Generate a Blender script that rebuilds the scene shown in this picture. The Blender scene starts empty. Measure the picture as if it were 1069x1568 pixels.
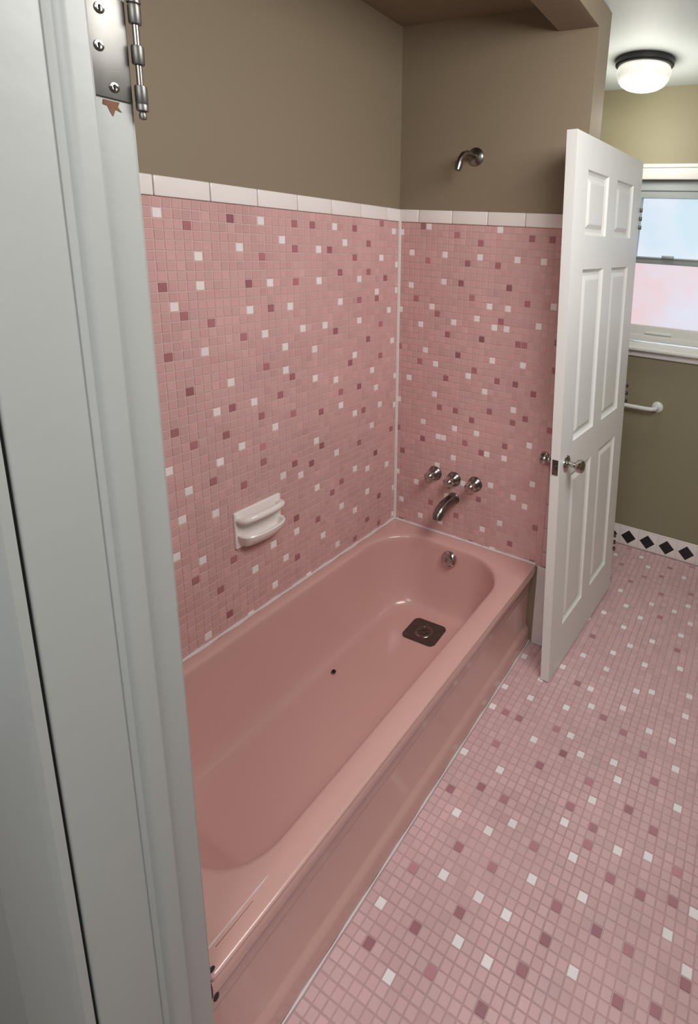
import bpy, bmesh, math, random
import numpy as np
from mathutils import Vector, Matrix
random.seed(7)
S=bpy.context.scene
S.view_settings.view_transform='Standard'
S.view_settings.look='None'
S.view_settings.exposure=0.0
COL=bpy.context.collection

# ------------------------------------------------------------------ materials
def mat(name,col,rough=.5,metal=0,noise=0,nscale=8,bump=0,bscale=60,coat=0,col2=None,spec=.5):
    m=bpy.data.materials.new(name);m.use_nodes=True
    nt=m.node_tree;b=nt.nodes['Principled BSDF']
    b.inputs['Base Color'].default_value=(*col,1);b.inputs['Roughness'].default_value=rough
    b.inputs['Metallic'].default_value=metal;b.inputs['Coat Weight'].default_value=coat
    b.inputs['Specular IOR Level'].default_value=spec
    tc=nt.nodes.new('ShaderNodeTexCoord')
    if noise>0 or col2:
        n=nt.nodes.new('ShaderNodeTexNoise');n.inputs['Scale'].default_value=nscale;n.inputs['Detail'].default_value=4
        nt.links.new(tc.outputs['Object'],n.inputs['Vector'])
        mx=nt.nodes.new('ShaderNodeMix');mx.data_type='RGBA'
        nt.links.new(n.outputs['Fac'],mx.inputs[0])
        c2=col2 or tuple(min(1,c*(1+noise)) for c in col);c1=col if col2 else tuple(c*(1-noise) for c in col)
        mx.inputs[6].default_value=(*c1,1);mx.inputs[7].default_value=(*c2,1)
        nt.links.new(mx.outputs[2],b.inputs['Base Color'])
    if bump>0:
        n2=nt.nodes.new('ShaderNodeTexNoise');n2.inputs['Scale'].default_value=bscale;n2.inputs['Detail'].default_value=3
        nt.links.new(tc.outputs['Object'],n2.inputs['Vector'])
        bp=nt.nodes.new('ShaderNodeBump');bp.inputs['Strength'].default_value=bump;bp.inputs['Distance'].default_value=.002
        nt.links.new(n2.outputs['Fac'],bp.inputs['Height']);nt.links.new(bp.outputs[0],b.inputs['Normal'])
    return m
def tilemat(name,rough):
    m=mat(name,(1,1,1),rough,bump=.25,bscale=45)
    nt=m.node_tree;a=nt.nodes.new('ShaderNodeAttribute');a.attribute_name='tilecol'
    n=nt.nodes.new('ShaderNodeTexNoise');n.inputs['Scale'].default_value=3.0;n.inputs['Detail'].default_value=5
    tc=nt.nodes.new('ShaderNodeTexCoord');nt.links.new(tc.outputs['Object'],n.inputs['Vector'])
    r=nt.nodes.new('ShaderNodeMapRange');r.inputs[1].default_value=.3;r.inputs[2].default_value=.7;r.inputs[3].default_value=.90;r.inputs[4].default_value=1.05
    nt.links.new(n.outputs['Fac'],r.inputs[0])
    mx=nt.nodes.new('ShaderNodeVectorMath');mx.operation='SCALE'
    nt.links.new(a.outputs['Color'],mx.inputs[0]);nt.links.new(r.outputs[0],mx.inputs['Scale'])
    nt.links.new(mx.outputs[0],nt.nodes['Principled BSDF'].inputs['Base Color'])
    return m
M={}
M['paint']=mat('taupe_paint',(.262,.208,.140),.55,noise=.03,nscale=3,bump=.15,bscale=180)
M['olive']=mat('olive_paint',(.275,.250,.158),.55,noise=.03,nscale=3,bump=.15,bscale=180)
M['white']=mat('white_ceiling_paint',(.60,.66,.66),.6,bump=.1,bscale=150)
M['hall']=mat('hall_paint',(.34,.35,.33),.6,bump=.1,bscale=150)
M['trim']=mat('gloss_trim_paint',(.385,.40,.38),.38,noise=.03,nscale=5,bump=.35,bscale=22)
M['door']=mat('door_white_paint',(.78,.78,.75),.4,bump=.12,bscale=60)
M['tilew']=tilemat('wall_mosaic_glaze',.26)
M['tilef']=tilemat('floor_mosaic_glaze',.34)
M['grout']=mat('wall_grout',(.62,.44,.42),.85,noise=.1,nscale=10)
M['groutf']=mat('floor_grout',(.52,.35,.36),.85,noise=.25,nscale=4)
M['wtile']=mat('white_ceramic',(.88,.83,.80),.15,noise=.02)
M['btile']=mat('black_ceramic',(.015,.015,.016),.15)
M['caulk']=mat('caulk',(.74,.68,.66),.5,noise=.08,nscale=30)
M['tub']=mat('pink_enamel',(.66,.400,.360),.20,noise=.03,nscale=3,coat=.25)
M['chrome']=mat('chrome',(.50,.48,.46),.14,1)
M['dchrome']=mat('aged_chrome',(.25,.235,.22),.26,1,noise=.2,nscale=40)
M['steel']=mat('brushed_steel',(.16,.155,.145),.42,1,noise=.3,nscale=30)
M['black']=mat('black_metal',(.02,.02,.02),.4)
M['dark']=mat('dark_shade_and_chips',(.03,.026,.024),.8)
M['rust']=mat('drain_stain',(.11,.065,.055),.35,noise=.5,nscale=45,col2=(.02,.015,.013))
M['wood']=mat('bare_wood',(.16,.07,.035),.8,noise=.4,nscale=60)
M['alum']=mat('window_aluminum',(.36,.40,.40),.45,.3)
M['bull']=mat('pink_bullnose',(.62,.42,.40),.3)
M['hallfloor']=mat('hall_floor_wood',(.25,.15,.08),.5,noise=.2)
def glowpanemat(name,c1,c2,em):  # panes glow: emission paints in the daylight and tints from outside
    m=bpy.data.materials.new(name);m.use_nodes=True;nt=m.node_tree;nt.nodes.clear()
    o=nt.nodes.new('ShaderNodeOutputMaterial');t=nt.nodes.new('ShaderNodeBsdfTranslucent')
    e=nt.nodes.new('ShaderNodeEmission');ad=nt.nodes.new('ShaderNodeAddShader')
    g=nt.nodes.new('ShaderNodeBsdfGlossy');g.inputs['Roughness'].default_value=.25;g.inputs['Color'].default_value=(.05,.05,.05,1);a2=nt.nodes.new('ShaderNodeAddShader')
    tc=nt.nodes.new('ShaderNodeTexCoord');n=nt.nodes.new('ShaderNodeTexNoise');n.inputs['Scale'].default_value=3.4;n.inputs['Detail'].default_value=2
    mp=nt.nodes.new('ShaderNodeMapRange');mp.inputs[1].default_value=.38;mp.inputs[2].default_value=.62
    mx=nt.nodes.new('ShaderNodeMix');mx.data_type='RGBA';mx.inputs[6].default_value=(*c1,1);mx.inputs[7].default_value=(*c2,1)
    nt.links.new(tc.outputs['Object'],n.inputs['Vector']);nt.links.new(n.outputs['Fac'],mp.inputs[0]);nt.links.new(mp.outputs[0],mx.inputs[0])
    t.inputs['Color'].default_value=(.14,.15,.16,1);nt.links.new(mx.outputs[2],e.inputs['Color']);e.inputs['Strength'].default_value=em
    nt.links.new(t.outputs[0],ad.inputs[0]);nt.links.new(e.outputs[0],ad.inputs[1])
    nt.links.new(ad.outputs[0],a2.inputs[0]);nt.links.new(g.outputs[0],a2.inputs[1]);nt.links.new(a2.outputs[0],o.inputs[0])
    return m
M['glU']=glowpanemat('frosted_glass_sky_glow',(.54,.67,.74),(.68,.72,.80),.97)
M['glL']=glowpanemat('frosted_glass_brick_glow',(.66,.66,.75),(.74,.56,.58),.95)
def emis(name,col,st):
    m=bpy.data.materials.new(name);m.use_nodes=True;b=m.node_tree.nodes['Principled BSDF']
    b.inputs['Base Color'].default_value=(.9,.9,.85,1);b.inputs['Emission Color'].default_value=(*col,1);b.inputs['Emission Strength'].default_value=st;b.inputs['Roughness'].default_value=.2
    return m
M['globe']=emis('opal_glass_lit',(1,.96,.86),.5)

# ------------------------------------------------------------------ mesh helpers
class MB:
    """mesh builder collecting verts / faces / material slots"""
    def __init__(s): s.v=[];s.f=[];s.m=[];s.sm=[];s.mats=[]
    def mi(s,k):
        if k not in s.mats: s.mats.append(k)
        return s.mats.index(k)
    def add(s,vs,fs,k,smooth=False,X=None):
        o=len(s.v)
        for v in vs:
            v=Vector(v);s.v.append(X@v if X else v)
        i=s.mi(k)
        for f in fs: s.f.append([o+q for q in f]);s.m.append(i);s.sm.append(smooth)
    def box(s,a,b,k,X=None,bev=0):
        (x0,y0,z0),(x1,y1,z1)=a,b
        if bev<=0:
            vs=[(x,y,z) for x in (x0,x1) for y in (y0,y1) for z in (z0,z1)]
            fs=[(0,1,3,2),(4,6,7,5),(0,4,5,1),(2,3,7,6),(0,2,6,4),(1,5,7,3)]
            s.add(vs,fs,k,False,X);return
        bm=bmesh.new();bmesh.ops.create_cube(bm,size=1)
        for v in bm.verts: v.co=Vector(((x0+x1)/2+v.co.x*(x1-x0),(y0+y1)/2+v.co.y*(y1-y0),(z0+z1)/2+v.co.z*(z1-z0)))
        bmesh.ops.bevel(bm,geom=bm.edges[:]+bm.verts[:],offset=bev,segments=3,affect='EDGES',profile=.5)
        s.add([v.co.copy() for v in bm.verts],[[v.index for v in f.verts] for f in bm.faces],k,True,X);bm.free()
    def lathe(s,prof,k,X,n=32,smooth=True,sx=1,sy=1):
        vs=[];fs=[]
        for r,z in prof:
            for j in range(n):
                a=2*math.pi*j/n;vs.append((r*math.cos(a)*sx,r*math.sin(a)*sy,z))
        for i in range(len(prof)-1):
            for j in range(n):
                fs.append((i*n+j,i*n+(j+1)%n,(i+1)*n+(j+1)%n,(i+1)*n+j))
        if prof[0][0]>1e-5: fs.append(tuple(range(n))[::-1])
        if prof[-1][0]>1e-5: fs.append(tuple((len(prof)-1)*n+j for j in range(n)))
        s.add(vs,fs,k,smooth,X)
    def tube(s,pts,rad,k,n=16,X=None,sx=1):
        pts=[Vector(p) for p in pts];rr=rad if isinstance(rad,(list,tuple)) else [rad]*len(pts)
        vs=[];fs=[];up=None
        for i,p in enumerate(pts):
            t=(pts[min(i+1,len(pts)-1)]-pts[max(i-1,0)]).normalized()
            if up is None: up=Vector((0,0,1)) if abs(t.z)<.9 else Vector((1,0,0))
            a=t.cross(up).normalized();b=a.cross(t).normalized();up=b
            for j in range(n):
                q=2*math.pi*j/n;vs.append(p+a*rr[i]*sx*math.cos(q)+b*rr[i]*math.sin(q))
        for i in range(len(pts)-1):
            for j in range(n): fs.append((i*n+j,i*n+(j+1)%n,(i+1)*n+(j+1)%n,(i+1)*n+j))
        fs.append(tuple(range(n))[::-1]);fs.append(tuple((len(pts)-1)*n+j for j in range(n)))
        s.add(vs,fs,k,True,X)
    def extrude(s,prof,axis,a,b,k,smooth=False):
        """closed 2D profile extruded along axis; prof in the two remaining axes in order"""
        n=len(prof);vs=[]
        for t in (a,b):
            for p in prof:
                v=list(p);v.insert(axis,t);vs.append(v)
        fs=[(i,(i+1)%n,n+(i+1)%n,n+i) for i in range(n)]+[tuple(range(n))[::-1],tuple(range(n,2*n))]
        s.add(vs,fs,k,smooth)
    def obj(s,name,parent=None,sub=0,autosm=35):
        me=bpy.data.meshes.new(name);me.from_pydata([tuple(v) for v in s.v],[],s.f)
        for k in s.mats: me.materials.append(M[k])
        me.polygons.foreach_set('material_index',s.m);me.polygons.foreach_set('use_smooth',s.sm)
        bm=bmesh.new();bm.from_mesh(me);bmesh.ops.recalc_face_normals(bm,faces=bm.faces[:]);bm.to_mesh(me);bm.free()
        o=bpy.data.objects.new(name,me);COL.objects.link(o)
        if autosm and any(s.sm):
            try: me.set_sharp_from_angle(angle=math.radians(autosm))
            except Exception: pass
        if parent: o.parent=parent
        return o
def empty(name):
    o=bpy.data.objects.new(name,None);COL.objects.link(o);return o
def frame(o,z,x=None):
    """matrix with local z along given dir"""
    z=Vector(z).normalized()
    x=Vector(x) if x else (Vector((0,0,1)) if abs(z.z)<.9 else Vector((1,0,0)))
    x=(x-z*x.dot(z)).normalized();y=z.cross(x)
    m=Matrix((x,y,z)).transposed().to_4x4();m.translation=Vector(o);return m

# ------------------------------------------------------------------ dimensions (metres)
W=.737; H=.376; TL=1.524; ZT=1.793; ZB=1.742; P=.027; C=2.475
WE=.79; YF=1.044; YN=-1.53; YH=-1.695; XJ=.743; XR=2.35; XO=1.56; DH=2.06

# ------------------------------------------------------------------ room shell
b=MB();b.box((-.12,YH,0),(0,YF+.12,C),'paint');wall_left=b.obj('wall_left')
b=MB();b.box((0,0,0),(WE,.13,C),'paint');wall_end=b.obj('wall_end')
b=MB()
b.box((0,YH+.004,0),(XJ-.02,YN,C),'paint');b.box((-.6,YH,0),(XJ-.02,YH+.004,C),'hall')
b.box((XO+.02,YH,0),(XR,YN,C),'paint');b.box((XJ-.02,YH,DH+.02),(XO+.02,YN,C),'paint')
wall_near=b.obj('wall_near')
b=MB();b.box((XR,YH,0),(XR+.12,YF+.12,C),'olive');b.obj('wall_right')
OX0,OX1,OZ0,OZ1=.735,1.66,1.18,2.04
b=MB()
b.box((0,YF,0),(OX0,YF+.12,C),'olive');b.box((OX1,YF,0),(XR,YF+.12,C),'olive')
b.box((OX0,YF,0),(OX1,YF+.12,OZ0),'olive');b.box((OX0,YF,OZ1),(OX1,YF+.12,C),'olive')
wall_far=b.obj('wall_far')
b=MB();b.box((-.12,YH,C),(XR+.12,YF+.12,C+.1),'white');b.box((0,YN,C-.003),(.66,0,C),'paint');b.obj('ceiling')
b=MB();b.box((.65,YN,2.39),(WE,0,C-.003),'paint');b.obj('trim_beam')
b=MB();b.box((-.12,YH,-.1),(XR+.12,YF+.12,-.003),'groutf');b.box((-.6,-3.2,-.1),(XR+.12,YH,-.004),'hallfloor');floor=b.obj('floor')

# ------------------------------------------------------------------ mosaic tiles
def cells(s):
    out=[]
    for t in s.split():
        a,c=t.split(',');out.append((int(a),int(c)))
    return out
LW=cells('38,1 34,5 34,8 37,10 34,15 29,4 26,1 25,8 28,11 26,14 31,19 33,22 28,22 22,11 23,16 23,19 23,3 17,4 17,8 16,14 18,21 14,22 14,1 12,3 13,11 9,14 9,8 10,19 13,26 10,28 30,27 25,26 24,33 33,28 37,30 38,33 34,34 36,39 29,44 24,45 18,30 21,34 18,37 14,33 17,45 4,5 5,10 5,25 6,31 7,38 10,37 4,28 7,42 1,1 1,18 2,13 6,22 2,39 22,42 36,49 26,48 13,42')
LD=cells('35,2 30,1 38,8 33,12 36,11 38,15 36,19 38,23 36,25 32,25 26,5 28,8 25,11 21,8 29,14 26,18 22,20 24,22 31,22 27,24 22,25 21,1 18,1 21,4 15,4 10,1 10,5 13,7 7,7 14,15 9,11 5,11 27,28 27,30 30,32 34,30 22,32 19,33 22,40 18,42 15,39 26,48 22,46 37,41 34,44 33,48 17,26 13,24 9,24 8,28 17,31 9,33 5,36 13,38 4,0 3,8 11,20 4,20 4,15')
EW=cells('5,0 8,4 14,4 20,4 8,8 6,12 10,14 14,13 16,11 19,11 17,14 19,14 5,19 13,22 7,21 17,19 22,19 16,24 7,26 24,13 24,4 17,0 2,4 2,9 4,15 2,24 5,31 8,33 9,33 11,31 21,26 24,31 20,34 15,31 22,40 17,34 20,45 24,41 4,42 17,47')
ED=cells('4,0 10,1 14,2 22,1 25,1 5,5 12,5 17,5 11,8 19,8 3,11 13,10 22,10 7,13 18,13 9,16 15,16 21,16 4,21 11,19 14,21 9,23 18,22 21,22 8,28 14,29 11,28 17,27 21,28 5,34 13,33 16,34 20,32 23,27 24,23 22,16')
FW=cells('5,-45 9,-40 12,-40 1,-41 5,-36 9,-36 12,-36 19,-37 18,-31 16,-28 13,-32 7,-30 9,-28 3,-30 5,-23 0,-23 7,-17 14,-25 20,-25 23,-24 16,-21 26,-30 12,-8 11,-14 13,-16 17,-15 18,-17 11,-5 25,-17 0,-11 0,-15 6,-3 8,1 8,13 12,4 17,4 12,11 17,10 17,-2 16,-6 19,-1 22,6 23,-8 24,-3 20,-8 28,-32 21,14 21,23 15,20 28,-27')
FD=cells('2,-44 8,-43 13,-43 2,-37 5,-41 5,-33 9,-33 1,-28 4,-26 7,-26 8,-38 15,-39 16,-36 16,-33 12,-29 14,-23 17,-24 20,-28 23,-28 20,-33 23,-33 9,-20 4,-15 3,-20 2,-15 11,-17 9,-14 14,-9 17,-10 22,-15 15,-19 20,-20 23,-21 26,-24 25,-17 26,-27 23,-37 17,-26 28,-33 26,-36 9,-5')
def fill(Wc,Dc,iu,iv,dmin,seed,skip=None):
    rnd=random.Random(seed);acc={}
    for c in Wc: acc[c]='w'
    for c in Dc: acc.setdefault(c,'d')
    pts=list(acc);n=(iu[1]-iu[0])*(iv[1]-iv[0]);k=0
    for _ in range(n*3):
        c=(rnd.randrange(*iu),rnd.randrange(*iv))
        if all((c[0]-q[0])**2+(c[1]-q[1])**2>=dmin*dmin for q in pts):
            acc[c]='w' if k%2 else 'd';k+=1;pts.append(c)
    return acc
PINKW=(.67,.400,.388);WHW=(.92,.86,.83);DKW=(.42,.175,.190)
PINKF=(.69,.460,.470);WHF=(.94,.91,.90);DKF=(.47,.23,.26)
def mosaic(name,O,U,V,N,iu,iv,cu,cv,acc,pal,mk,parent,seed,gap=.0024,hole=None):
    rnd=random.Random(seed);O,U,V,N=map(Vector,(O,U,V,N))
    vs=[];fs=[];cols=[]
    for i in range(*iu):
        for j in range(*iv):
            jx=rnd.uniform(-.0003,.0003);jy=rnd.uniform(-.0003,.0003)
            u0=max(i*P+gap/2+jx,cu[0]);u1=min((i+1)*P-gap/2+jx,cu[1]);v0=max(j*P+gap/2+jy,cv[0]);v1=min((j+1)*P-gap/2+jy,cv[1])
            if u1-u0<.004 or v1-v0<.004: continue
            if hole and hole(u0,u1,v0,v1): continue
            h=.0016+rnd.uniform(-.0002,.0002);e=.0011;o=len(vs)
            for (a,c) in ((u0,v0),(u1,v0),(u1,v1),(u0,v1)): vs.append(O+U*a+V*c-N*.0006)
            for (a,c) in ((u0+e,v0+e),(u1-e,v0+e),(u1-e,v1-e),(u0+e,v1-e)): vs.append(O+U*a+V*c+N*(h+rnd.uniform(-.00015,.00015)))
            fs+=[(o+4,o+5,o+6,o+7)]+[(o+q,o+(q+1)%4,o+4+(q+1)%4,o+4+q) for q in range(4)]
            k=acc.get((i,j));base=pal[1] if k=='w' else pal[2] if k=='d' else pal[0]
            g=rnd.gauss(1,.035 if k is None else .02 if k=='w' else .12);t=rnd.gauss(0,.014)
            cols.append((base[0]*g,base[1]*(g+t),base[2]*(g+t),1))
    me=bpy.data.meshes.new(name);me.from_pydata([tuple(v) for v in vs],[],fs)
    ca=me.color_attributes.new('tilecol','FLOAT_COLOR','POINT')
    arr=np.repeat(np.array(cols,dtype=np.float32),8,axis=0).ravel();ca.data.foreach_set('color',arr)
    me.materials.append(M[mk]);bm=bmesh.new();bm.from_mesh(me)
    bm.normal_update()
    for f in bm.faces:
        if f.normal.dot(N)<0: f.normal_flip()
    bm.to_mesh(me);bm.free()
    o=bpy.data.objects.new(name,me);COL.objects.link(o);o.parent=parent;return o
accL=fill(LW,LD,(0,57),(0,51),3.5,1)
accE=fill(EW,ED,(0,28),(0,51),3.3,2)
accF=fill(FW,FD,(-28,60),(-64,39),3.5,3)
b=MB();b.box((0,YN,H-.01),(.0012,0,ZB),'grout');b.obj('tile_grout_left',wall_left)
b=MB();b.box((0,-.0012,H-.01),(.757,0,ZB),'grout');b.obj('tile_grout_end',wall_end)
mosaic('mosaic_left',(.0012,0,ZB),(0,-1,0),(0,0,-1),(1,0,0),(0,57),(0,51),(.003,1.525),(0,ZB-H-.002),accL,(PINKW,WHW,DKW),'tilew',wall_left,11,gap=.0022)
mosaic('mosaic_end',(0,-.0012,ZB),(1,0,0),(0,0,-1),(0,-1,0),(0,28),(0,51),(.003,.757),(0,ZB-H-.002),accE,(PINKW,WHW,DKW),'tilew',wall_end,12,gap=.0022)
def hole(u0,u1,v0,v1): return (u0<WE-W+.003 and v0<.13 and v1>0) or (u0<-.001 and v0<.13)
mosaic('floor_mosaic',(W,0,-.003),(1,0,0),(0,1,0),(0,0,1),(-27,60),(-62,39),(-W+.01,XR-W-.002),(YN-.02,YF-.012),accF,(PINKF,WHF,DKF),'tilef',floor,13,gap=.0024,hole=hole)

# white 2x6 bullnose cap course
b=MB();T=.1588;g=.0012
def cap_pieces(d,L):
    out=[(0,d)];a=d
    while a<L: out.append((a,min(a+T,L)));a+=T
    return out
for a,c in cap_pieces(.092,1.527): b.box((-.001,-c+g,ZB+.001),(.0075,-a-g,ZT),'wtile',bev=.003)
b.obj('cap_tiles_left',wall_left)
b=MB()
for a,c in cap_pieces(.1004,.786): b.box((a+g+(.006 if a==0 else 0),-.0075,ZB+.001),(c-g,.001,ZT),'wtile',bev=.003)
b.obj('cap_tiles_end',wall_end)
b=MB();z=ZB
while z>H+.01:
    z2=max(z-.108,H+.002);b.box((.7585,-.006,z2+.001),(.786,.001,z-.001),'bull',bev=.0025);z=z2
b.box((W+.006,-.006,0),(WE+.004,.0005,H-.002),'caulk',bev=.002)
b.obj('edge_tiles_end',wall_end)
# caulk beads
b=MB()
b.tube([(.005,-.005,H+.004),(.005,-.005,1.2),(.005,-.005,ZB+.02)],.0085,'caulk',n=8)
pts=[(.004,-.004-i*(1.515/40),H+.003+.0012*math.sin(i*2.1)) for i in range(41)];b.tube(pts,[.0060+.0018*math.sin(i*1.7) for i in range(41)],'caulk',n=8)
pts=[(.004+i*.73/20,-.004,H+.003) for i in range(21)];b.tube(pts,[.0055+.0014*math.sin(i*2.3) for i in range(21)],'caulk',n=8)
pts=[(W-.004,-1.52+i*1.52/30,.001) for i in range(31)];b.tube(pts,[.0032+.0012*math.sin(i*1.9) for i in range(31)],'caulk',n=8)
b.obj('trim_caulk')

# ------------------------------------------------------------------ bathtub
tub=empty('bathtub')
def rrect(x0,x1,y0,y1,r,z,n=14):
    """rounded rectangle ring; r = radii at (x1,y1),(x0,y1),(x0,y0),(x1,y0)"""
    out=[];cs=[((x1,y1),(-1,-1),0),((x0,y1),(1,-1),90),((x0,y0),(1,1),180),((x1,y0),(-1,1),270)]
    for ((cx,cy),(sx,sy),a0),rad in zip(cs,r):
        ox,oy=cx+sx*rad,cy+sy*rad
        for k in range(n):
            a=math.radians(a0+90*k/(n-1));out.append((ox+rad*math.cos(a),oy+rad*math.sin(a),z))
    res=[];m=len(out)
    for i in range(m):
        p,q=out[i],out[(i+1)%m];res.append(p)
        if i%n==n-1:
            for t in range(1,12): res.append(tuple(p[c]+(q[c]-p[c])*t/12 for c in range(3)))
    return res
rings=[]
Y0=-1.524
rings.append(rrect(.002,W-.004,Y0,-.002,(.008,)*4,H-.012))
rings.append(rrect(.002,W-.001,Y0,-.002,(.008,)*4,H-.006))
rings.append(rrect(.003,W-.003,Y0,-.002,(.009,)*4,H-.0015))
rings.append(rrect(.006,W-.010,Y0+.003,-.006,(.012,)*4,H))
rings.append(rrect(.028,W-.045,Y0+.05,-.035,(.09,)*4,H+.0005))
ix0,ix1,iy0,iy1=.050,.648,-1.415,-.072
R0=(.20,.19,.15,.13)
rings.append(rrect(ix0-.012,ix1+.014,iy0-.014,iy1+.012,R0,H-.001))
rings.append(rrect(ix0-.003,ix1+.004,iy0-.003,iy1+.003,R0,H-.005))
fx0,fx1,fy0,fy1=.150,.585,-1.22,-.138;F0=(.14,.14,.11,.10);zf=.062
for t in [0,.06,.13,.22,.32,.43,.55,.66,.76,.85,.92,.97,1]:
    z=(H-.014)*(1-t)+zf*t
    s=1-math.sqrt(max(0,1-t**2.2)) if t<1 else 1
    s=.30*t+.70*s
    rings.append(rrect(ix0+(fx0-ix0)*s,ix1+(fx1-ix1)*s,iy0+(fy0-iy0)*(.6*t+.4*s),iy1+(fy1-iy1)*s,[a+(c-a)*t for a,c in zip(R0,F0)],z))
base=rings[-1];cx,cy=(fx0+fx1)/2,(fy0+fy1)/2
for k in (.93,.8,.6,.4,.2):
    rings.append([(cx+(p[0]-cx)*k,cy+(p[1]-cy)*k,zf-.004*(1-k)) for p in base])
b=MB();n=len(rings[0]);vs=[p for r in rings for p in r];fs=[]
for i in range(len(rings)-1):
    for j in range(n): fs.append((i*n+j,i*n+(j+1)%n,(i+1)*n+(j+1)%n,(i+1)*n+j))
vs.append((cx,cy,zf-.004));c=len(vs)-1
for j in range(n): fs.append(((len(rings)-1)*n+j,(len(rings)-1)*n+(j+1)%n,c))
b.add(vs,fs,'tub',True);o=b.obj('basin',tub,autosm=0)
# apron: rolled lip over a slightly recessed flat face
prof=[(W-.04,H-.010),(W-.004,H-.011),(W-.001,H-.020),(W-.001,H-.040),(W-.004,H-.050),(W-.014,H-.058),(W-.019,H-.068),(W-.020,H-.110),(W-.0215,H-.116),(W-.0245,H-.121),(W-.025,H-.130),(W-.0245,.085),(W-.020,.074),(W-.012,.064),(W-.009,.050),(W-.008,.03),(W-.007,.0),(W-.04,.0)]
b=MB();b.extrude(prof,1,Y0,-.004,'tub',True);o=b.obj('apron',tub,autosm=60)
# scuffs and rust chips on the near corner of the rim
b=MB()
pts=[(.690,-1.500+i*.014,H+.0002) for i in range(11)]
b.tube(pts,[.0008+.0011*abs(math.sin(i*.9+.6)) for i in range(11)],'caulk',n=6)
b.tube([(.700,-1.49+i*.012,H+.0001) for i in range(8)],.0007,'wood',n=6)
b.lathe([(.007,0),(.006,.0012),(0,.0014)],'dark',frame((.722,-1.515,H-.0002),(0,0,1)),n=9,sx=.7)
b.lathe([(.006,0),(.005,.0012),(0,.0014)],'dark',frame((W-.001,-1.519,H-.05),(1,0,0)),n=9,sx=1.6)
b.obj('rim_chips',tub)
# chrome overflow plate
b=MB();X=frame((.358,-.086,.318),(0,-1,.22))
b.lathe([(0,.012),(.012,.012),(.026,.010),(.033,.006),(.036,.001),(.036,-.006)],'chrome',X)
b.box((-.004,-.016,.010),(.004,.016,.020),'chrome',X,bev=.002);b.lathe([(.006,.022),(.006,.004)],'dchrome',X,n=12)
b.obj('overflow_plate',tub)
# drain and stained mat patch
b=MB();dz=zf-.001
X=frame((.352,-.255,dz),(0,0,1),(1,.05,0))
ring=rrect(-.078,.078,-.066,.066,(.024,)*4,.0022,n=6)
b.add([X@Vector(p) for p in ring]+[X@Vector((p[0]*1.02,p[1]*1.02,-.006)) for p in ring]+[X@Vector((0,0,.0024))],
      [(i,(i+1)%len(ring),len(ring)+(i+1)%len(ring),len(ring)+i) for i in range(len(ring))]+[(i,(i+1)%len(ring),2*len(ring)) for i in range(len(ring))],'rust')
b.lathe([(.026,.001),(.028,.004),(.036,.004),(.040,.001)],'dchrome',X,n=24)
for k in range(6):
    a=k*math.pi/3;b.lathe([(.005,.001),(.005,.006),(0,.007)],'dchrome',X@Matrix.Translation((.015*math.cos(a),.015*math.sin(a),0)),n=10)
b.obj('drain',tub)
b=MB();b.lathe([(.0085,0),(.009,.002),(.005,.0025),(.0045,0)],'dark',frame((.185,-.62,zf+.006),(.3,0,1)),n=16);b.obj('enamel_chip',tub)

# ------------------------------------------------------------------ soap dish
b=MB();y0,y1=-.873,-.685;ym=(y0+y1)/2
b.box((-.001,y0,.655),(.012,y1,.785),'wtile',bev=.0055)
pts=[];rad=[]
for k in range(25):
    t=k/24;a=math.pi*t
    pts.append((.008+.048*math.sin(a)**.55,ym-(.080)*math.cos(a),.756+.010*math.sin(a)));rad.append(.0120)
b.tube(pts,rad,'wtile',n=12)
nn=28
def tr(xo,hw,z):
    return [(.006+xo*(math.sin(math.pi*k/(nn-1))**.5),ym-hw*math.cos(math.pi*k/(nn-1)),z) for k in range(nn)]
R=[tr(.022,.064,.658),tr(.044,.076,.666),tr(.060,.084,.688),tr(.063,.088,.702),tr(.059,.086,.706),tr(.052,.079,.703),tr(.040,.070,.682),tr(.02,.05,.678)]
vs=[p for r in R for p in r];fs=[]
for i in range(len(R)-1):
    for j in range(nn-1): fs.append((i*nn+j,i*nn+j+1,(i+1)*nn+j+1,(i+1)*nn+j))
fs.append(tuple(range(nn)));fs.append(tuple((len(R)-1)*nn+j for j in range(nn)))
b.add(vs,fs,'wtile',True);b.obj('soap_dish')

# ------------------------------------------------------------------ shower arm, valve handles, spout
b=MB()
b.lathe([(.034,0),(.033,.004),(.026,.009),(.014,.013),(.012,.016)],'dchrome',frame((.350,0,1.993),(0,-1,0)))
arm=[(.350,-.0,1.993),(.349,-.03,1.997),(.346,-.06,1.997),(.342,-.082,1.989),(.338,-.096,1.971),(.336,-.102,1.953)]
b.tube(arm,.0105,'dchrome')
b.tube([(.3365,-.100,1.959),(.336,-.104,1.945),(.335,-.108,1.931)],[.0145,.0145,.012],'dchrome')
b.obj('shower_arm')
fau=empty('tub_faucet')
for nme,(x,z) in (('handle_hot',(.222,.663)),('handle_diverter',(.320,.659)),('handle_cold',(.426,.663))):
    b=MB();X=frame((x,0,z),(0,-1,0))
    b.lathe([(.034,.001),(.033,.006),(.027,.012),(.018,.020),(.014,.030),(.013,.040)],'dchrome',X)
    pr=[(.012,.036),(.019,.040),(.0215,.050),(.021,.060),(.016,.066),(.008,.068),(0,.068)]
    b.lathe(pr,'chrome',X)
    for k in range(6):
        a=k*math.pi/3+.3;c=Vector((.0195*math.cos(a),.0195*math.sin(a),.040))
        b.tube([X@c,X@(c+Vector((0,0,.012))),X@(c*1+Vector((0,0,.020)))],[.0062,.0066,.004],'chrome',n=10)
    b.obj(nme,fau)
b=MB();b.lathe([(.029,.001),(.028,.006),(.023,.010)],'dchrome',frame((.322,0,.566),(0,-1,0)))
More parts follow.
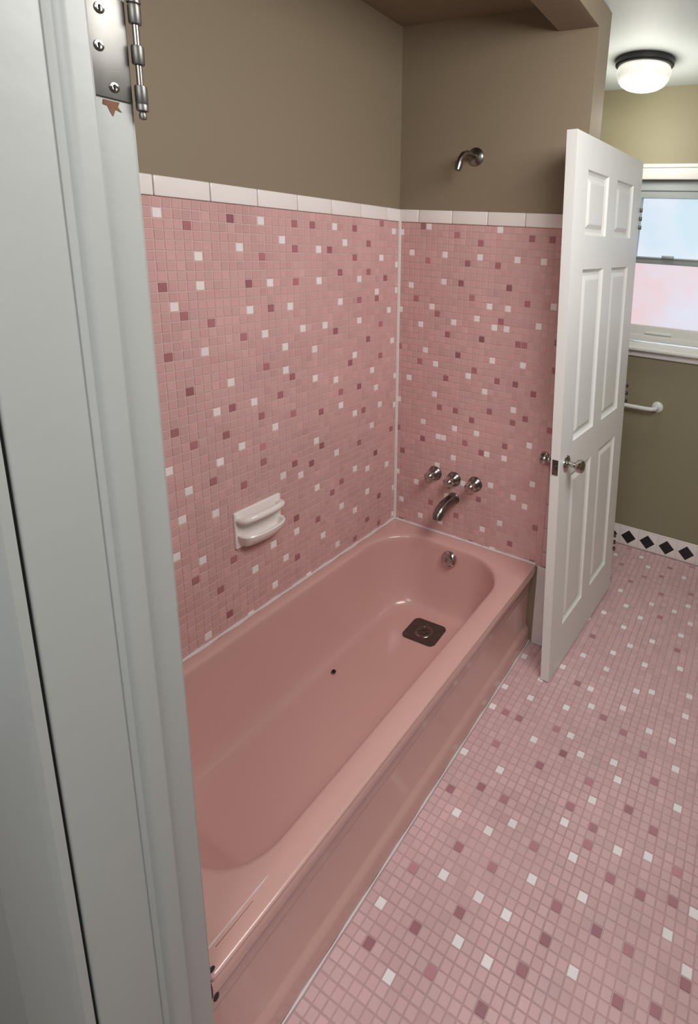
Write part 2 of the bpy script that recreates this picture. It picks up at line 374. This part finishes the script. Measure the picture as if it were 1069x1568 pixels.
b.tube([(.322,-.002,.566),(.322,-.04,.567),(.322,-.08,.564),(.322,-.11,.554),(.322,-.130,.537),(.322,-.136,.522)],[.026,.026,.0255,.025,.0225,.020],'dchrome',n=20)
b.obj('spout',fau)

# ------------------------------------------------------------------ leaning six-panel door
DW,DT,DHH=.740,.035,2.03
A=Vector((.893,-.185,.006));Bq=Vector((.943,.56,.018))
ex=(Bq-A).normalized();uz=Vector((-.036,-.016,1));uz=(uz-ex*uz.dot(ex)).normalized();nn_=ex.cross(uz)
DX=Matrix((ex,-nn_,uz)).transposed().to_4x4();DX.translation=A
def door_panels():
    st=.112;pw=(DW-2*st-.095)/2
    cols=[(st,st+pw),(st+pw+.095,st+2*pw+.095)]
    rows=[(.19,.845),(.975,1.60),(1.715,1.925)]
    return [(a,c,r0,r1) for a,c in cols for r0,r1 in rows]
b=MB();pn=door_panels()
xs=sorted({0,DW}|{p[0] for p in pn}|{p[1] for p in pn});zs=sorted({0,DHH}|{p[2] for p in pn}|{p[3] for p in pn})
for side in (0,1):
    Y=lambda d:(d if side==0 else DT-d)
    for i in range(len(xs)-1):
        for j in range(len(zs)-1):
            x0,x1,z0,z1=xs[i],xs[i+1],zs[j],zs[j+1]
            if (x0,x1,z0,z1) in pn:
                lv=[(0,0),(.004,.008),(.012,.013),(.022,.0125),(.036,.004),(.040,.003)]
                rg=[[(x0+e,Y(d),z0+e),(x1-e,Y(d),z0+e),(x1-e,Y(d),z1-e),(x0+e,Y(d),z1-e)] for e,d in lv]
                vs=[p for r in rg for p in r];fs=[]
                for q in range(len(rg)-1):
                    for k in range(4): fs.append((q*4+k,q*4+(k+1)%4,(q+1)*4+(k+1)%4,(q+1)*4+k))
                fs.append(tuple((len(rg)-1)*4+k for k in range(4)));b.add(vs,fs,'door',False,DX)
            else:
                b.add([(x0,Y(0),z0),(x1,Y(0),z0),(x1,Y(0),z1),(x0,Y(0),z1)],[(0,1,2,3)],'door',False,DX)
for q in ([(0,0,0),(0,DT,0),(0,DT,DHH),(0,0,DHH)],[(DW,0,0),(DW,DT,0),(DW,DT,DHH),(DW,0,DHH)],[(0,0,0),(DW,0,0),(DW,DT,0),(0,DT,0)],[(0,0,DHH),(DW,0,DHH),(DW,DT,DHH),(0,DT,DHH)]):
    b.add(q,[(0,1,2,3)],'door',False,DX)
door=b.obj('door_1')
b=MB();kz=.905
for sgn,y in ((-1,0),(1,DT)):
    X=DX@frame((.060,y,kz),(0,sgn,0))
    b.lathe([(.031,0),(.030,.004),(.022,.008),(.012,.012),(.010,.030),(.013,.036),(.022,.042),(.0255,.052),(.0245,.062),(.018,.068),(.008,.070),(0,.070)],'chrome',X)
b.box((-.002,.006,kz-.029),(.001,DT-.006,kz+.029),'dchrome',DX,bev=.0008)
b.box((-.010,.012,kz-.010),(0,DT-.012,kz+.010),'dchrome',DX,bev=.002)
b.obj('door_knob_set',door)
b=MB()
for hz in (.25,1.02,1.80):
    b.box((DW-.001,.004,hz-.045),(DW+.002,DT-.003,hz+.045),'steel',DX)
    X=DX@frame((DW+.006,-.004,hz-.045),(0,0,1));
    for k in range(5):
        if k%2==0: b.lathe([(.006,k*.018+.0005),(.0065,k*.018+.002),(.0065,k*.018+.016),(.006,k*.018+.0175)],'steel',X,n=14)
b.obj('hinges',door)

# ------------------------------------------------------------------ window on the far wall
win=empty('window_1');b=MB()
yf=YF
b.box((OX0-.07,yf-.02,OZ1),(OX1+.07,yf+.003,OZ1+.072),'door',bev=.004)
b.box((OX0-.075,yf-.026,OZ1+.055),(OX1+.075,yf,OZ1+.074),'door',bev=.004)
b.box((OX0-.07,yf-.02,OZ0-.05),(OX0,yf+.003,OZ1),'door',bev=.004);b.box((OX1,yf-.02,OZ0-.05),(OX1+.07,yf+.003,OZ1),'door',bev=.004)
b.box((OX0-.08,yf-.05,OZ0-.016),(OX1+.08,yf+.05,OZ0+.002),'door',bev=.005)
b.box((OX0-.06,yf-.016,OZ0-.052),(OX1+.06,yf+.003,OZ0-.014),'door',bev=.003)
b.obj('casing',win)
b=MB()
b.box((OX0,yf+.02,OZ1-.085),(OX1,yf+.09,OZ1),'alum');b.box((OX0,yf+.012,OZ1-.05),(OX1,yf+.03,OZ1-.04),'alum')
b.box((OX0,yf+.015,OZ0),(OX0+.028,yf+.09,OZ1-.085),'alum');b.box((OX1-.028,yf+.015,OZ0),(OX1,yf+.09,OZ1-.085),'alum')
b.box((OX0+.028,yf+.035,1.622),(OX1-.028,yf+.062,1.658),'alum',bev=.003);b.box((OX0+.028,yf+.028,1.650),(OX1-.028,yf+.040,1.656),'alum')
b.box((.90,yf+.018,1.652),(.96,yf+.036,1.668),'alum',bev=.004)
b.box((OX0,yf+.035,1.245),(OX1,yf+.062,1.295),'door',bev=.003)
b.box((OX0,yf+.022,1.215),(OX1,yf+.08,1.245),'door',bev=.002);b.box((OX0,yf+.01,OZ0),(OX1,yf+.09,1.200),'door',bev=.002)
b.box((.86,yf+.026,1.250),(1.0,yf+.040,1.262),'door',bev=.002)
b.obj('sash_frame',win)
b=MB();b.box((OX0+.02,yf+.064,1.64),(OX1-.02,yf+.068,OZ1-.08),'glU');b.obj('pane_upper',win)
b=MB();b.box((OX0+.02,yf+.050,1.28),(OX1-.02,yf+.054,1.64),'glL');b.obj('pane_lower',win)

# ------------------------------------------------------------------ towel / grab bar
b=MB();bx_,bz=.985,.862
b.lathe([(.030,-.001),(.030,.006),(.022,.012),(.013,.016)],'door',frame((bx_,yf,bz),(0,-1,0)))
pt=[(bx_,yf-.004,bz),(bx_,yf-.03,bz),(bx_-.006,yf-.046,bz-.002),(bx_-.02,yf-.055,bz-.004)]+[(bx_-.05-.08*k,yf-.056,bz-.006) for k in range(6)]+[(bx_-.47,yf-.05,bz-.006),(bx_-.485,yf-.03,bz-.004),(bx_-.487,yf-.003,bz-.004)]
b.tube(pt,.0115,'door');b.lathe([(.030,-.001),(.030,.006),(.022,.012),(.013,.016)],'door',frame((bx_-.487,yf,bz-.004),(0,-1,0)))
b.obj('grab_bar')

# ------------------------------------------------------------------ diamond border baseboard
b=MB();t=.108
b.box((.0,yf-.008,0),(XR,yf+.001,.118),'caulk')
x=.004
while x<XR-.01:
    x1=min(x+t,XR-.002);b.box((x+.001,yf-.0105,.004),(x1-.001,yf-.007,.110),'wtile',bev=.0015)
    cx,cz=x+t/2,.057;r=.043
    if cx+r<XR: b.add([(cx-r,yf-.0112,cz),(cx,yf-.0112,cz-r),(cx+r,yf-.0112,cz),(cx,yf-.0112,cz+r)],[(0,1,2,3)],'btile')
    x+=t
b.box((.0,yf-.009,.1105),(XR,yf-.004,.122),'wtile',bev=.002)
b.obj('baseboard_far')

# ------------------------------------------------------------------ ceiling light
lx,ly=.80,.64;b=MB();X=frame((lx,ly,C),(0,0,-1))
b.lathe([(.122,0),(.123,.004),(.123,.022),(.118,.028),(.108,.029),(0.02,.029)],'black',X,n=48);
b2=MB()
b2.lathe([(.104,.026),(.110,.032),(.115,.045),(.114,.062),(.107,.081),(.094,.098),(.074,.110),(.048,.118),(.020,.122),(0,.123)],'globe',X,n=48)
li=empty('ceiling_light');b.obj('canopy',li);b2.obj('glass_bowl',li)

# ------------------------------------------------------------------ entry jamb, stop, casing
def rounded(x0,x1,y0,y1,r,n=5):
    out=[]
    for cx,cy,a0 in ((x1-r,y1-r,0),(x0+r,y1-r,90),(x0+r,y0+r,180),(x1-r,y0+r,270)):
        for k in range(n):
            a=math.radians(a0+90*k/(n-1));out.append((cx+r*math.cos(a),cy+r*math.sin(a)))
    return out
def bx(b,x0,x1,y0,y1,z0,z1,r=.003): b.extrude(rounded(x0,x1,y0,y1,r),2,z0,z1,'trim',True)
b=MB()
bx(b,XJ-.0195,XJ,YH+.003,YN,0,DH)
st=[(XJ-.002,-1.612),(XJ+.002,-1.612),(XJ+.004,-1.608),(XJ+.0045,-1.604),(XJ+.008,-1.602),(XJ+.011,-1.598),(XJ+.0115,-1.594),(XJ+.0115,-1.577),(XJ+.010,-1.5745),(XJ-.002,-1.574)]
b.extrude(st,2,0,DH,'trim',True)
# hall-side casing separated from the jamb by a crack; dark strip paints its shade
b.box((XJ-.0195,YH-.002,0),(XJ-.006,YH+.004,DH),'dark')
cp=[(XJ-.001,YH-.0015),(XJ-.001,YH-.012),(XJ-.005,YH-.016),(XJ-.012,YH-.018),(XJ-.185,YH-.018),(XJ-.190,YH-.015),(XJ-.190,YH+.001),(XJ-.02,YH+.001),(XJ-.02,YH-.0015)]
b.extrude(cp,2,0,DH+.1,'trim',True)
b.extrude([(XJ-.003,YN),(XJ-.003,YN+.002),(XJ-.006,YN+.003),(XJ-.03,YN+.003),(XJ-.03,YN)],2,H+.01,DH,'trim')
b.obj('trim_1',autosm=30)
b=MB();bx(b,XO,XO+.0195,YH-.001,YN,0,DH);b.extrude([(XO+.008,YH),(XO+.008,YH-.018),(XO+.1,YH-.018),(XO+.1,YH)],2,0,DH+.1,'trim')
b.box((XJ-.0195,YH-.001,DH),(XO+.0195,YN,DH+.0195),'trim');b.box((XJ-.008,YH-.018,DH+.008),(XO+.008,YH,DH+.1),'trim')
b.obj('trim_2')
# hinge on jamb
b=MB();hz0,hz1=1.803,1.905
b.box((XJ-.001,-1.5725,hz0),(XJ+.0022,-1.531,hz1),'steel',bev=.0008)
for yy,zz in ((-1.558,1.890),(-1.562,1.853),(-1.550,1.815)):
    X=frame((XJ+.0022,yy,zz),(1,0,0));b.lathe([(.0055,0),(.0050,.0014),(.003,.0018),(.0028,.0010),(0,.0008)],'chrome',X,n=18)
    b.box((-.0035,-.0006,.0012),(.0035,.0006,.0021),'dark',X)
X=frame((XJ+.0075,-1.524,hz0),(0,0,1))
for k in (0,2,4): b.lathe([(.0058,k*.0204+.0005),(.0064,k*.0204+.002),(.0064,k*.0204+.018),(.0058,k*.0204+.0199)],'steel',X,n=20)
b.lathe([(.0034,.0),(.0034,.102)],'dchrome',X,n=14)
b.lathe([(0,-.016),(.0035,-.015),(.0042,-.011),(.003,-.008),(.0062,-.006),(.0064,0),(.0058,.001)],'steel',X,n=20)
b.lathe([(.0058,.1015),(.0070,.103),(.0066,.107),(.003,.109),(0,.1095)],'steel',X,n=20)
b.obj('door_hinge')
b=MB();ch=[(-1.562,1.801),(-1.545,1.801),(-1.547,1.796),(-1.543,1.791),(-1.550,1.793),(-1.553,1.785),(-1.556,1.790),(-1.558,1.795),(-1.563,1.796)]
b.add([(XJ+.0006,y,z) for y,z in ch],[tuple(range(len(ch)))],'wood');b.obj('paint_chip')

# ------------------------------------------------------------------ lights
def area(name,loc,tgt,size,pw,col,sy=None):
    l=bpy.data.lights.new(name,'AREA');l.energy=pw;l.color=col;l.size=size
    if sy: l.shape='RECTANGLE';l.size_y=sy
    o=bpy.data.objects.new(name,l);COL.objects.link(o);o.location=loc
    o.rotation_euler=(Vector(tgt)-Vector(loc)).to_track_quat('-Z','Y').to_euler();return o
l=bpy.data.lights.new('ceiling_bulb','POINT');l.energy=7;l.color=(1,.95,.84);l.shadow_soft_size=.09
o=bpy.data.objects.new('ceiling_bulb',l);COL.objects.link(o);o.location=(lx,ly,C-.24)
area('window_daylight',((OX0+OX1)/2,YF+.3,1.65),((OX0+OX1)/2,0,1.5),.9,6,(.85,.93,1),.8)
area('room_fill',(1.55,-.95,2.30),(0.15,-.40,.75),.9,24,(1,.98,.96),.6)  # unseen soft fill added to brighten the alcove, tub and door
area('hall_fill',(1.35,-2.7,2.35),(.9,-.6,.6),1.0,15,(1,.98,.95),.7)  # fill added behind the camera, shining in through the doorway
w=bpy.data.worlds.new('World');S.world=w;w.use_nodes=True
w.node_tree.nodes['Background'].inputs[0].default_value=(.92,.95,1,1);w.node_tree.nodes['Background'].inputs[1].default_value=.38

# ------------------------------------------------------------------ camera
cd=bpy.data.cameras.new('camera');cam=bpy.data.objects.new('camera',cd);COL.objects.link(cam)
yaw,pitch,roll=.45613,-.23885,.05948
F=Vector((-math.sin(yaw)*math.cos(pitch),math.cos(yaw)*math.cos(pitch),math.sin(pitch)))
R=F.cross(Vector((0,0,1))).normalized();U=R.cross(F)
c,s=math.cos(roll),math.sin(roll);R2=c*R+s*U;U2=-s*R+c*U
m=Matrix((R2,U2,-F)).transposed().to_4x4();m.translation=Vector((1.4209,-1.9458,1.6711));cam.matrix_world=m
cd.sensor_fit='VERTICAL';cd.sensor_height=36;cd.sensor_width=24.5;cd.lens=36*834.49/1567.9
cd.shift_x=(534.5-750.54)/1567.9;cd.shift_y=-(784-578.38)/1567.9
cd.clip_start=.01
S.camera=cam
